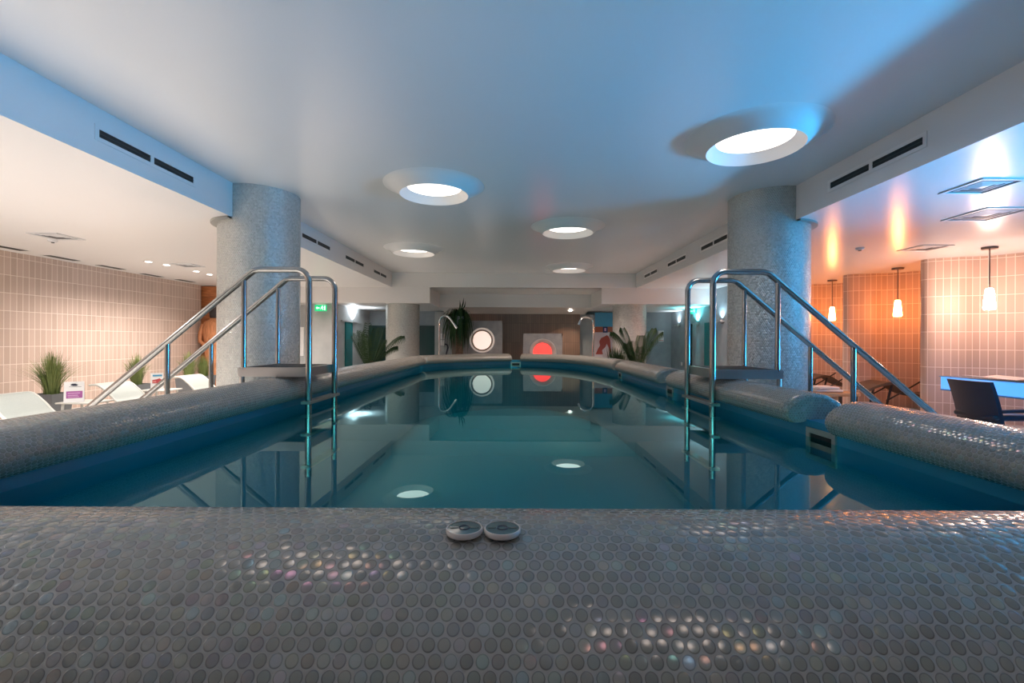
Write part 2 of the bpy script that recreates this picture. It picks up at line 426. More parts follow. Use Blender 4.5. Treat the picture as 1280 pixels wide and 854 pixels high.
# ------------------------------------------------------------------ room shell
ZM, ZS, ZB = EYE + 1.737, EYE + 1.36, EYE + .958
XS = 3.13; YB = 11.7
x0w, x1w = -7.9, 9.6
# floor with an opening for the pool basin
import bmesh
bm = bmesh.new()
outer = [(-8.3, -3.2), (9.8, -3.2), (9.8, 16.0), (-8.3, 16.0)]
def loop(pts):
    vs = [bm.verts.new((x, y, 0)) for x, y in pts]
    return [bm.edges.new((vs[i], vs[(i + 1) % len(vs)])) for i in range(len(vs))]
e = loop(outer) + loop([(q.x, q.y) for q in ring_offset(.28 * sgn)])
bmesh.ops.triangle_fill(bm, edges=e, use_beauty=True)
me = bpy.data.meshes.new('floor'); 
for f in bm.faces:
    if f.normal.z < 0: f.normal_flip()
ul = bm.loops.layers.uv.new('UVMap')
for f in bm.faces:
    for l in f.loops: l[ul].uv = (l.vert.co.x, l.vert.co.y)
bm.to_mesh(me); bm.free(); me.materials.append(M_['floor'])
fo = bpy.data.objects.new('floor', me); COL.objects.link(fo); tag(fo, 'grey tiled floor around the raised pool', 'floor', kind='structure')

struct('ceiling', MB().box(-XS - .02, XS + .02, -3.2, YB, ZM, ZM + .12), M_['stretch'], 'raised white ceiling above the pool with five dish lights', 'ceiling')
struct('trim_left_ceiling', MB().box(-8.3, -XS, -3.2, YB, ZS, ZM + .1), M_['paint'], 'lower white ceiling and fascia above the planted loungers', 'ceiling')
struct('trim_right_ceiling', MB().box(XS, 9.8, -3.2, YB, ZS, ZM + .1), M_['gloss_ceiling'], 'lower glossy white ceiling and fascia on the side of the pendant lamps', 'ceiling')
# end wall of the raised ceiling and the beams behind it
mb = MB().box(-XS, XS, YB - .02, YB + .1, ZS, ZM + .1)
struct('trim_end', mb, M_['paint'], 'white fascia closing the raised ceiling at the far end', 'fascia')
NL, NR = -2.16, 2.26
struct('trim_beam', MB().box(-8.3, NL, YB, 15.6, ZB, ZS + .3), M_['paint'], 'white dropped beam on the side of the green exit sign', 'beam')
struct('trim_beam', MB().box(NR, 9.8, YB, 15.6, ZB, ZS + .3), M_['paint'], 'white dropped beam on the side of the teal sconces', 'beam')
struct('trim_notch', MB().box(NL, NR, YB, 13.4, ZS, ZS + .3), M_['paint'], 'recessed white ceiling between the two dropped beams', 'ceiling')
mb = MB()
prf = [(13.3, ZS + .1), (13.3, EYE + .975), (14.45, EYE + .84), (14.45, ZS + .1)]
mb.face([(NL, y, z) for y, z in prf]); mb.face([(NR, y, z) for y, z in prf][::-1])
for i in range(4):
    a, b = prf[i], prf[(i + 1) % 4]
    mb.face([(NL, a[0], a[1]), (NR, a[0], a[1]), (NR, b[0], b[1]), (NL, b[0], b[1])])
struct('trim_slope', mb, M_['paint'], 'sloping white ceiling strip in front of the brown wall', 'ceiling')

struct('wall_left', MB().box(-8.25, x0w, -3.2, 11.5, 0, ZS + .05), M_['wall_tile'], 'beige wall of tall narrow tiles behind the potted grasses', 'wall')
struct('wall_left_end', MB().box(-8.25, -5.45, 12.6, 12.8, 0, ZB + .05), M_['light_grey_wall'], 'pale wall beyond the tiled wall', 'wall')
struct('wall_near', MB().box(-8.3, 9.8, -3.3, -3.15, 0, ZM + .1), M_['grey_wall'], 'grey wall behind the camera', 'wall')
struct('wall_right', MB().box(x1w, x1w + .2, -3.2, 11.3, 0, ZS + .05), M_['cell_tile'], 'beige tiled wall behind the massage cells', 'wall')
struct('wall_far', MB().box(-8.3, 9.8, 15.0, 15.2, 0, ZB + .3), M_['grey_wall'], 'blue-grey wall at the far end', 'wall')
struct('wall_far_brown', MB().box(-1.95, 2.1, 14.4, 15.0, 0, EYE + .86), M_['brown_tile'], 'brown wall of slim vertical tiles between the portholes', 'wall')
struct('wall_far_pale', MB().box(-2.5, -1.95, 14.42, 15.0, 0, EYE + .9), M_['light_grey_wall'], 'pale grey wall strip behind the hanging plant', 'wall')
struct('wall_corridor_left', MB().box(-5.2, -4.75, 12.2, 15.0, 0, ZB + .02).box(-5.45, -5.2, 12.2, 12.8, 0, ZB + .02), M_['light_grey_wall'], 'grey wall with the green exit sign in front', 'wall')
struct('wall_corridor_right', MB().box(5.2, 5.4, 10.95, 15.0, 0, ZS + .02).box(5.4, 9.6, 11.2, 11.35, 0, ZS + .02), M_['grey_wall'], 'blue-grey wall carrying the teal-lit sconces', 'wall')

# doors
def door(n, x0, x1, y0, y1, z1, m, lab):
    mb = MB().box(x0, x1, y0, y1, 0, z1)
    d = struct('door_%d' % n, mb, M_[m], lab, 'door')
    return d
door(1, -4.75, -4.15, 14.93, 15.03, 1.73, 'door', 'dark green door behind the far column beside the palm')
door(2, -3.12, -2.55, 14.93, 15.03, 1.73, 'door', 'dark green door behind the chrome spout with the hanging plant')
door(3, -4.78, -4.72, 12.8, 13.35, 1.76, 'teal_door', 'dark teal door on the grey wall by the white sconce')
door(4, 5.17, 5.24, 13.25, 13.75, 1.76, 'door', 'narrow dark door between the two far sconces')
door(5, 5.17, 5.24, 11.75, 12.35, 1.76, 'teal_door', 'bright teal door between the two near sconces')
door(6, 2.1, 2.62, 14.6, 15.02, 2.1, 'grey_wall', 'blue-grey door beside the brown tiled wall')
# dado line above the doors
struct('trim_ledge', MB().box(-4.78, -4.70, 12.5, 14.0, 1.762, 1.80), M_['light_grey_wall'], 'thin ledge above the teal door by the white sconce', 'ledge')

# curved tiled partitions of the massage cells
front = spline([(6.78, 7.36), (7.06, 7.22), (7.31, 7.17), (7.5, 7.03), (7.72, 6.80), (8.05, 6.35), (8.5, 5.95), (9.6, 5.75)], 5)
nose = [(6.78 + .0, 7.36), (6.735, 7.40), (6.715, 7.46), (6.73, 7.53), (6.78, 7.58)]
def partition(dy, lab):
    fr_ = [(x, y + dy) for x, y in front][::-1] + [(x, y + dy) for x, y in spline(nose, 3)[1:]] + [(9.6, 7.75 + dy)]
    pts = fr_; mb = MB(); Ls = [0]
    for a, b in zip(pts, pts[1:]): Ls.append(Ls[-1] + math.dist(a, b))
    mb.grid([[(x, y, 0) for x, y in pts], [(x, y, ZS) for x, y in pts]], [[(l, ZS * 0) for l in Ls], [(l, ZS) for l in Ls]])
    mb.face([(x, y, ZS) for x, y in pts]); mb.face([(x, y, 0) for x, y in pts][::-1])
    tag(mb.build('wall_cell', M_['cell_tile'], sharp=60), lab, 'wall', kind='structure')
partition(0, 'curved tiled cell wall beside the glowing blue desk')
partition(1.78, 'curved tiled cell wall behind the middle pendant lamp')
partition(3.52, 'curved tiled cell wall behind the farthest pendant lamp')

# ------------------------------------------------------------------ columns
def column(x, y, zt, lab, collar=True):
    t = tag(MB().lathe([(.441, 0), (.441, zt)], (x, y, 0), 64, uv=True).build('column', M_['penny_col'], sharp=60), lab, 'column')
    t['kind'] = 'structure'
    if collar:
        sx = 1 if x > 0 else -1; A0 = math.acos((XS + .004 - abs(x)) / .441); c = MB()
        prof = [(.438, 0), (.505, 0), (.505, .02), (.438, .02)]; A = [-A0 + 2 * A0 * k / 30 for k in range(31)]
        c.grid([[(x + sx * max(r * math.cos(a), XS + .003 - abs(x)), y + r * math.sin(a), ZS - .0205 + z) for a in A] for r, z in prof])
        c.build('collar', M_['collar'], t)
    return t
M_['collar'] = mat('grey_collar', (.30, .30, .28), .5)
column(-3.06, 5.49, ZM, 'near mosaic column behind the pool stair facing the planted loungers')
column(3.06, 5.49, ZM, 'near mosaic column behind the pool stair, blue lit on its outer side')
column(-2.97, 12.2, ZB, 'far mosaic column beside the bushy palm and the dark green doors', False)
column(3.1, 12.2, ZB, 'far mosaic column beside the poster and the small palm', False)

# ------------------------------------------------------------------ ceiling dish lights
def dish(x, y, lab, beam):
    t = thing('ceiling_light', lab, 'ceiling light', (x, y, ZM), 0, 'round dish lights over the pool')
    d = .107
    prof = [(.56, 0), (.53, -.006), (.50, -.018), (.465, -.040), (.43, -.068), (.40, -.092), (.38, -d)]
    MB().lathe(prof, n=72).build('dish', M_['paint'], t, sharp=80)
    MB().lathe([(.38, -d), (.35, -.066), (.31, -.028), (.30, -.02)], n=72).build('inner_cone', M_['paint'], t, sharp=80)
    MB().lathe([(.30, -.02), (.0, -.02)], n=72).build('diffuser', M_['diffuser'], t)
    l = bpy.data.lights.new('dish_beam', 'SPOT'); l.energy = beam; l.color = (1, .78, .66); l.spot_size = math.radians(140); l.spot_blend = .6; l.shadow_soft_size = .2
    o = bpy.data.objects.new('dish_beam', l); COL.objects.link(o); o.parent = t; o.location = (0, 0, -.12)
    return t
for px, Y, beam, lab in ((942, 3.85, 14, 'largest dish light, over the blue-lit side of the pool near the camera'),
                   (542, 5.12, 14, 'second largest dish light, on the side of the planted loungers'),
                   (709, 6.91, 45, 'mid-sized dish light, third from the camera'),
                   (517, 8.6, 120, 'smaller dish light nearest the far fascia on the exit-sign side'),
                   (711, 10.6, 150, 'smallest dish light, touching the far fascia')):
    dish((px - CX) / F * Y, Y, lab, beam)
dish(-1.0, 1.15, 'added unseen dish light straight above the near rim', 5); dish(1.1, -.9, 'added unseen dish light behind the camera', 10)  # two dishes added out of view to light the near rim

# ------------------------------------------------------------------ slot vents on the fascias
def slotvent(side, Y0, Y1, lab):
    w = Y1 - Y0
    t = thing('slot_vent', lab, 'air vent', (side * XS, (Y0 + Y1) / 2, EYE + 1.548), 0, 'slot vents in the ceiling fascias')
    s = side
    fr_ = MB(); h = .06
    def bx(m, y0, y1, z0, z1, d0, d1): m.box(min(-s * d0, -s * d1), max(-s * d0, -s * d1), y0, y1, z0, z1)
    W = w / 2 + .04
    bx(fr_, -W, W, h - .03, h, 0, .006); bx(fr_, -W, W, -h, -h + .03, 0, .006)
    bx(fr_, -W, -W + .035, -h + .03, h - .03, 0, .006); bx(fr_, W - .035, W, -h + .03, h - .03, 0, .006); bx(fr_, -.018, .018, -h + .03, h - .03, 0, .006)
    fr_.build('frame', M_['paint'], t)
    for a, b in ((-W + .035, -.018), (.018, W - .035)):
        m = MB(); bx(m, a, b, -h + .03, h - .03, -.002, .001); q = m.build('slot', M_['dark_slot'], t)
        m = MB(); bx(m, a, b, -.003, .003, .001, .004); m.build('blade', M_['louvre'], q)
M_['louvre'] = mat('dark_louvre', (.03, .045, .05), .5)
slotvent(-1, 3.43, 4.43, 'slot vent in the near fascia above the planted loungers')
slotvent(-1, 6.72, 7.73, 'nearest slot vent beyond the column on the exit-sign side')
slotvent(-1, 8.46, 9.46, 'middle slot vent beyond the column on the exit-sign side')
slotvent(-1, 10.17, 11.15, 'farthest slot vent on the exit-sign side')
slotvent(1, 3.49, 4.5, 'slot vent in the near fascia above the blue-lit pool side')
slotvent(1, 6.68, 7.6, 'nearest slot vent beyond the blue-lit column')
slotvent(1, 8.3, 9.25, 'middle slot vent beyond the blue-lit column')
slotvent(1, 9.95, 10.9, 'farthest slot vent on the blue-lit side')

# square ceiling diffusers and linear slots
M_['vent_face'] = mat('vent_grey', (.62, .62, .63), .45)
M_['vent_dark'] = mat('vent_dark', (.10, .10, .11), .5)
def sqvent(x, y, lab, s=.3, drop=.01):
    t = thing('ceiling_diffuser', lab, 'air vent', (x, y, ZS), 0, 'square ceiling air diffusers')
    m = MB(); b = s; a = s - .035
    for z0 in (0,):
        rows = [[(b*c[0], b*c[1], 0) for c in ((-1,-1),(1,-1),(1,1),(-1,1))], [(b*c[0], b*c[1], -drop) for c in ((-1,-1),(1,-1),(1,1),(-1,1))],
                [(a*c[0], a*c[1], -drop) for c in ((-1,-1),(1,-1),(1,1),(-1,1))], [(a*c[0]*.97, a*c[1]*.97, -.003) for c in ((-1,-1),(1,-1),(1,1),(-1,1))]]
        m.grid(rows, closed=True)
    m.build('frame', M_['vent_face'], t, sharp=10)
    m = MB()
    for k in (.80, .55, .3):
        o_, i_ = a * k, a * (k - .17)
        m.grid([[(o_*c[0], o_*c[1], -.004) for c in ((-1,-1),(1,-1),(1,1),(-1,1))], [(i_*c[0], i_*c[1], -.009) for c in ((-1,-1),(1,-1),(1,1),(-1,1))]], closed=True)
    i_ = a * .13; m.face([(i_*c[0], i_*c[1], -.009) for c in ((-1,1),(1,1),(1,-1),(-1,-1))])
    m.build('grille', M_['vent_face'], t, sharp=10)
    m = MB(); m.face([(a*c[0], a*c[1], -.002) for c in ((-1,1),(1,1),(1,-1),(-1,-1))]); m.build('backing', M_['vent_dark'], t)
sqvent(4.06, 3.95, 'nearest square diffuser beside the bright ceiling reflection', .2)
sqvent(4.99, 4.81, 'blue-tinged square diffuser, second from the camera on the pendant side', .25)
sqvent(5.89, 6.53, 'square diffuser in the ceiling in front of the tiled cells', .22)
sqvent(-6.08, 6.05, 'larger square diffuser above the planted loungers', .2)
sqvent(-5.99, 8.37, 'farther square diffuser above the planted loungers', .19)
for i, (px, py, lab) in enumerate(((7, 309, 'dark linear slot nearest the camera along the tiled wall'), (78, 322.5, 'second dark linear slot along the tiled wall'),
                   (139, 334, 'third dark linear slot along the tiled wall'), (190, 344, 'fourth dark linear slot along the tiled wall'), (232, 351, 'last dark linear slot along the tiled wall'))):
    r = ray(px, py); k = (ZS - EYE) / r[2]
    t = thing('linear_slot', lab, 'air vent', (r[0] * k, k, ZS), 0, 'linear slots along the tiled wall')
    MB().box(-.09, .09, -.28, .28, -.004, 0).build('frame', M_['paint'], t)
    MB().box(-.07, .07, -.26, .26, -.006, -.003).build('slot', M_['dark_slot'], t)

# small detectors
for px, py, lab in ((1075, 310, 'small round detector on the glossy ceiling before the tiled cells'), (66, 300, 'small round detector on the ceiling above the biggest potted grass')):
    r = ray(px, py); k = (ZS - EYE) / r[2]
    t = thing('smoke_detector', lab, 'smoke detector', (r[0] * k, k, ZS), 0, 'small ceiling detectors')
    MB().lathe([(.055, 0), (.055, -.012), (.04, -.03), (0, -.034)], n=28).build('housing', M_['vent_face'], t)
    MB().lathe([(.018, -.032), (.018, -.042), (0, -.042)], n=20).build('sensor', M_['dark_slot'], t)

# recessed downlights
M_['lamp_face'] = mat('lit_downlight', (1, 1, 1), .5, emit=(1, .87, .76), es=14)
def downlight(x, y, z, lab, energy, color=(1, .80, .66), angle=110, tilt=None, r=.05):
    t = thing('downlight', lab, 'ceiling light', (x, y, z), 0, 'recessed downlights')
    MB().lathe([(r + .02, 0), (r + .02, -.006), (r, -.006), (r, -.001)], n=24).build('rim', M_['white'], t)
    MB().lathe([(r, -.002), (0, -.002)], n=24).build('lamp', M_['lamp_face'], t)
    l = bpy.data.lights.new('downlight_beam', 'SPOT'); l.energy = energy; l.color = color; l.spot_size = math.radians(angle); l.spot_blend = .8; l.shadow_soft_size = .05
    o = bpy.data.objects.new('downlight_beam', l); COL.objects.link(o); o.parent = t; o.location = (0, 0, -.03)
    if tilt: o.rotation_euler = tilt
DL = [(150, 327, 'first of the bright downlights near the tiled wall'), (174, 331, 'second of the bright downlights near the tiled wall'),
      (214, 339, 'third of the bright downlights near the tiled wall'), (232, 343, 'bright downlight near the tiled wall closest to the column')]
for px, py, lab in DL:
    r = ray(px, py); k = (ZS - EYE) / r[2]
    downlight(r[0] * k + .5, k, ZS, lab, 85, (1, .90, .83), 155)
for x, y, lab in ((-5.4, 3.6, 'added unseen downlight before the nearest pale lounger'), (-6.3, 1.6, 'added unseen downlight near the tiled wall beside the camera'), (-4.4, 1.2, 'added unseen downlight by the fascia beside the camera')):
    downlight(x, y, ZS, lab, 330, (1, .93, .88), 150)  # added out of view to brighten the lounger side
downlight(-5.05, 10.4, ZS, 'added downlight hidden behind the near column on the exit-sign side', 110, (1, .86, .76), 155)  # added to light the exit-sign wall and its beam
downlight(4.95, 10.2, ZS, 'added downlight hidden behind the blue-lit column', 110, (1, .76, .70), 155)  # added to light the beam on the sconce side
p = at(713, 388.5, 13.75)
downlight(p.x, p.y, p.z - .02, 'single warm downlight above the brown wall', 45, (1, .7, .5), 120)

# ------------------------------------------------------------------ pool stairs (rails, platform, treads)
def arc(c, u, v, r, a0, a1, n=7):
    return [Vector(c) + Vector(u) * (r * math.cos(a0 + (a1 - a0) * i / n)) + Vector(v) * (r * math.sin(a0 + (a1 - a0) * i / n)) for i in range(n + 1)]
def pool_stair(s, xr, xb, xe, lab):
    """s = -1 / +1 side; xr rail in the pool, xb bend, xe lower end"""
    t = thing('pool_stair', lab, 'pool ladder', (s * (xr + .4), 4.3, 0))
    off = Vector((-s * (xr + .4), -4.3, 0))
    zt = EYE + .615; Y0, Y1 = 4.0, 4.58
    ze = EYE - .58
    for Y in (Y0, Y1):
        r = .11
        pts = [Vector((s * xr, Y, .05)), Vector((s * xr, Y, zt - r))]
        pts += arc((s * (xr + r), Y, zt - r), (-s, 0, 0), (0, 0, 1), r, 0.15, PI / 2 - .15, 6)
        pts += [Vector((s * (xr + r), Y, zt)), Vector((s * (xb - .05), Y, zt)), Vector((s * xb, Y, zt - .012)), Vector((s * (xb + .04), Y, zt - .043))]
        sl = (zt - ze) / (xe - xb)
        pts += [Vector((s * xe, Y, ze)), Vector((s * (xe + .5), Y, max(.02, ze - .5 * sl)))]
        h = MB().tube([p + off for p in pts], .0265, 16).build('handrail', M_['steel'], t, sharp=60)
        mid = xb + .45 * (xe - xb) + .12; zm = zt - sl * (mid - xb)
        MB().tube([Vector((s * (xb + .085), Y, .99)) + off, Vector((s * (xb + .085), Y, zt - .085)) + off], .021, 12).build('post', M_['steel'], t)
        MB().tube([Vector((s * mid, Y, .0)) + off, Vector((s * mid, Y, zm)) + off], .021, 12).build('post', M_['steel'], t)
        MB().tube([Vector((s * (xb + .10), Y, 0)) + off, Vector((s * (xb + .10), Y, .94)) + off], .02, 12).build('leg', M_['steel_dull'], t)
    # platform
    xo = xb + .125; xi = xr + .02
    a, b = sorted((s * xi, s * xo))
    m = MB(); ox, oy = off.x, off.y
    m.box(a + ox, b + ox, Y0 - .02 + oy, Y0 + .02 + oy, .925, 1.005); m.box(a + ox, b + ox, Y1 - .02 + oy, Y1 + .02 + oy, .925, 1.005)
    m.box(a + ox, a + .04 + ox, Y0 + .02 + oy, Y1 - .02 + oy, .925, 1.005); m.box(b - .04 + ox, b + ox, Y0 + .02 + oy, Y1 - .02 + oy, .925, 1.005)
    m.build('platform_frame', M_['platform'], t)
    m = MB()
    n = 14
    for i in range(n):
        x = a + .04 + (b - a - .08) * (i + .5) / n
        m.box(x - .012 + ox, x + .012 + ox, Y0 + .02 + oy, Y1 - .02 + oy, .99, 1.008)
    m.build('grating', M_['grate'], t)
    for z in (.70, .42, .14):
        m = MB(); a2, b2 = sorted((s * (xr - .035), s * (xr + .045)))
        m.box(a2 + ox, b2 + ox, Y0 - .05 + oy, Y1 + .05 + oy, z - .012, z + .012); m.build('rung', M_['steel_dull'], t)
    k = 4
    for i in range(1, k + 1):
        xx = xo + (xe + .25 - xo) * i / (k + .6); z = .78 * (1 - (i - .4) / (k + .6))
        a2, b2 = sorted((s * (xx - .14), s * (xx + .14)))
        m = MB().box(a2 + ox, b2 + ox, Y0 + .03 + oy, Y1 - .03 + oy, z - .035, z); m.build('tread', M_['steel_dull'], t)
    for Y in (Y0 + .015, Y1 - .015):
        A = Vector((s * (xo + .02), Y, .60)) + off; B = Vector((s * (xe + .2), Y, .0)) + off
        m = MB(); d = Vector((0, 0, .12)); w_ = Vector((0, .012, 0))
        q = [A - w_, B - w_, B - w_ + d, A - w_ + d]; q2 = [p + 2 * w_ for p in q]
        m.face(q); m.face(q2[::-1])
        for i in range(4): m.face([q[i], q2[i], q2[(i + 1) % 4], q[(i + 1) % 4]])
        m.build('stringer', M_['steel_dull'], t)
M_['platform'] = mat('satin_steel_platform', (.50, .47, .45), .3, 1)
pool_stair(-1, 1.80, 2.285, 3.70, 'steel pool ladder with platform and handrails on the planted lounger side')
pool_stair(1, 1.75, 2.235, 3.64, 'steel pool ladder with platform and handrails on the blue desk side')

# ------------------------------------------------------------------ spouts
def spout(base, pts, lab, x2=None):
    t = thing('water_spout', lab, 'water spout', base)
    o = Vector(base)
    MB().tube([p - o for p in pts], .026, 14).build('pipe', M_['chrome'], t, sharp=60)
    d = (pts[-1] - pts[-2]).normalized(); e = pts[-1] - o
    MB().tube([e - d * .05, e + d * .04], .034, 14).build('nozzle', M_['chrome'], t)
    MB().lathe([(.07, 0), (.07, .015), (.03, .02)], n=24, cap0=True).build('base_flange', M_['chrome'], t)
def px_path(L, Y): return [at(a, b, Y) for a, b in L]
Yl = 11.9
P_ = px_path([(549, 446), (549, 405), (549.3, 401), (551, 397.5), (554, 395.5), (557, 395), (560, 396), (563, 399), (566.5, 404), (570, 409)], Yl)
spout((P_[0].x, Yl, 0), [Vector((P_[0].x, Yl, 0))] + P_, 'chrome swan-neck spout in front of the hanging plant')
Yl = 12.1
P_ = px_path([(741.5, 446), (741.5, 408), (741, 402), (739, 398.5), (736, 397), (732, 396.5), (728, 397.5), (725.5, 400.5), (724, 404.5)], Yl)
spout((P_[0].x, Yl, 0), [Vector((P_[0].x, Yl, 0))] + P_, 'chrome swan-neck spout in front of the poster')

# ------------------------------------------------------------------ porthole lamps
def porthole(pxc, pyc, px0, px1, pyt, m, lab):
    Y = 12.85; c = at(pxc, pyc, Y); a = at(px0, pyt, Y); b = at(px1, pyt, Y)
    t = thing('porthole_panel', lab, 'wall light', (c.x, Y, 0), 0, 'concrete panels with round lamps')
    zc = c.z; R0, R1 = .355, .265
    # slab with a round hole on its face
    n = 48; w0, w1 = a.x - c.x, b.x - c.x; zt = a.z
    m_ = MB(); outer_ = []; inner_ = []
    for j in range(n):
        an = 2 * PI * j / n; dx, dz = math.cos(an), math.sin(an)
        ks = []
        if dx > 1e-9: ks.append(w1 / dx)
        if dx < -1e-9: ks.append(w0 / dx)
        if dz > 1e-9: ks.append((zt - zc) / dz)
        if dz < -1e-9: ks.append((0 - zc) / dz)
        k = min(ks); outer_.append((dx * k, 0, zc + dz * k)); inner_.append((dx * R0, 0, zc + dz * R0))
    m_.grid([outer_, inner_, [(p[0], .1, p[2]) for p in inner_]], closed=True)
    m_.face([(w0, 0, 0), (w0, 0, zt), (w0, .2, zt), (w0, .2, 0)]); m_.face([(w1, 0, 0), (w1, .2, 0), (w1, .2, zt), (w1, 0, zt)])
    m_.face([(w0, 0, zt), (w1, 0, zt), (w1, .2, zt), (w0, .2, zt)]); m_.face([(w0, .2, 0), (w1, .2, 0), (w1, .2, zt), (w0, .2, zt)])
    m_.build('panel', M_['concrete'], t, sharp=30)
    rows = []
    prof = ((R0 + .03, -.012), (R0 + .02, -.03), (R0, -.03), (R1 + .01, .08), (R1, .09)) if m == 'red' else ((R0, .02), (R0 - .01, -.02), (R0 - .035, -.035), (R1 + .03, -.03), (R1 + .005, .0), (R1, .03))
    for rr, y in prof:
        rows.append([(rr * math.cos(2*PI*j/n), y, zc + rr * math.sin(2*PI*j/n)) for j in range(n)])
    m_ = MB(); m_.grid(rows, closed=True); m_.build('ring', M_['ring_' + m], t, sharp=60)
    if m == 'white': MB().grid([[(r_ * math.cos(2*PI*j/n), -.036 + .03 * (r_ < .28), zc + r_ * math.sin(2*PI*j/n)) for j in range(n)] for r_ in (.302, .262)], closed=True).build('ring_shadow', M_['tan_ring_shadow'], t)
    m_ = MB(); m_.face([(R1 * math.cos(2*PI*j/n), .085 if m == 'red' else .015, zc + R1 * math.sin(2*PI*j/n)) for j in range(n)]); m_.build('lamp_disc', M_['disc_' + m], t)
M_['ring_white'] = mat('cream_ring_glow', (.80, .72, .66), .35, emit=(1, .8, .7), es=.16)  # slight glow painted in for the light its disc throws on it
M_['tan_ring_shadow'] = mat('tan_ring_shadow', (.26, .18, .14), .5)  # dark band painted for the shadow inside the white ring
M_['ring_red'] = mat('grey_ring', (.5, .46, .45), .4)
porthole(602.6, 425.5, 579, 628, 401, 'white', 'grey panel with a round white lit porthole lamp')
porthole(678.3, 440.5, 654, 703, 416.9, 'red', 'grey panel with a round glowing red porthole lamp')

# wall dispensers and hose
p = at(553.5, 417, 14.4); q = at(553.5, 432, 14.4)
t = thing('wall_dispenser', 'white box dispensers on the pale wall behind the chrome spout', 'dispenser', (p.x, 14.42, q.z))
hh = p.z - q.z
MB().box(-.065, .065, -.09, 0, hh * .52, hh).build('upper_box', M_['white'], t, bevel=.008)
MB().box(-.065, .065, -.09, 0, 0, hh * .46).build('lower_box', M_['white'], t, bevel=.008)
a = at(557, 431, 14.3)
t = thing('hose', 'black hose hanging on the pale wall beside the white dispensers', 'hose', (a.x, 14.402, a.z))
MB().tube([(-.09, 0, .0), (-.02, 0, .02), (.05, 0, -.02), (.06, 0, -.1), (.03, 0, -.2), (.0, 0, -.33), (-.03, 0, -.45)], .022, 10).build('tube', M_['ink'], t)

# ------------------------------------------------------------------ poster wall on the right of the brown wall
pY = 14.55
def flat(name, parent, o, pts, Y, m):
    mb = MB(); mb.face([Vector((at(x, y, pY).x, Y, at(x, y, pY).z)) - o for x, y in pts]); return mb.build(name, m, parent)
o = at(754, 460, pY); o.y = pY
t = thing('poster_board', 'tall poster with blue top, rust band and a red bending figure', 'poster', o)
a = at(743.5, 391, pY); b = at(766, 391, pY); c = at(754, 462, pY)
MB().box(a.x - o.x, b.x - o.x, 0, .05, -o.z, a.z - o.z).build('board', M_['poster_bg'], t)
flat('blue_field', t, o, [(743.5, 391), (743.5, 408.5), (766, 408.5), (766, 391)], pY - .004, M_['blue_print'])
flat('rust_band', t, o, [(743.5, 408.5), (743.5, 415.5), (766, 415.5), (766, 408.5)], pY - .004, M_['rust_print'])
flat('navy_badge', t, o, [(753.5, 408.5), (753.5, 416), (759.5, 416), (759.5, 408.5)], pY - .008, M_['navy_print'])
flat('badge_mark', t, o, [(755.4, 410.3), (755.4, 414), (757.6, 414), (757.6, 410.3)], pY - .011, M_['lilac'])
fig = [(744.5, 443), (747, 437), (750, 432), (749, 427), (751.5, 422.5), (756, 420.5), (758.5, 419), (760.5, 420.5), (762.5, 424), (763, 431), (764, 440), (762, 442), (760.5, 434), (758.5, 430), (756.5, 434), (752.5, 438), (753.5, 443)]
flat('figure', t, o, fig[::-1], pY - .008, M_['skin_print'])
# ------------------------------------------------------------------ notices
a = at(823, 413.5, 14.98); b = at(829.5, 427, 14.98)
t = thing('notice', 'pale notice on the blue-grey wall behind the small palm', 'notice', (a.x, 14.975, b.z))
MB().box(0, b.x - a.x, 0, .03, 0, a.z - b.z).build('sheet', M_['card'], t)
MB().box(.01, b.x - a.x - .01, -.003, 0, .02, .045).build('red_line', M_['pink_print'], t)
t = thing('poster', 'plain white poster beside the column near the exit sign', 'poster', (-6.4, 12.576, .8))
MB().box(0, .6, 0, .03, 0, .8).build('sheet', M_['card'], t)
t = thing('wall_socket', 'white socket low on the blue-grey wall under the far sconce', 'socket', (5.2, 14.05, at(852.5, 455, 14.05).z))
MB().box(-.02, 0, -.05, .05, -.05, .05).build('plate', M_['white'], t, bevel=.005)
MB().lathe([(.0, 0), (.03, 0)], n=20).build('socket_hole', M_['vent_face'], t).rotation_euler = (0, PI/2, 0)
t.children[1].location = (-.021, 0, 0)

# exit signs
def exit_sign(loc, rz, w, h, lab, hang):
    t = thing('exit_sign', lab, 'exit sign', loc, rz, 'green exit signs')
    MB().box(-w/2, w/2, -.02, .02, 0, h).build('box', M_['exit_green'], t)
    m = MB(); Y = -.023
    def f(pts): m.face([(x * w, Y, z * h) for x, z in pts])
    f([(-.40, .5), (-.27, .78), (-.27, .60), (-.08, .60), (-.08, .40), (-.27, .40), (-.27, .22)])   # arrow
    f([(.02, .62), (.1, .7), (.22, .7), (.3, .58), (.27, .53), (.2, .6), (.17, .48), (.25, .35), (.24, .15), (.19, .15), (.19, .32), (.1, .42), (.0, .25), (-.04, .3), (.06, .45), (.1, .6), (.05, .56)])  # runner
    f([(.17 + .045 * math.cos(k * PI / 4), .82 + .09 * math.sin(k * PI / 4)) for k in range(8)])
    f([(.33, .15), (.33, .85), (.44, .85), (.44, .15)])
    m.build('pictogram', M_['exit_white'], t)
    if hang: MB().box(-w*.42, w*.42, -.012, .012, h, h + .03).build('bracket', M_['white'], t)
a = at(401, 389, 12.0)
exit_sign((a.x, 12.0, a.z), 0, .30, .165, 'green lit exit sign hanging under the beam by the grey wall', True)
a = at(867, 392, 13.0)
exit_sign((5.12, 13.0, a.z), math.radians(-75), .28, .14, 'small green exit sign above the teal sconces', False)

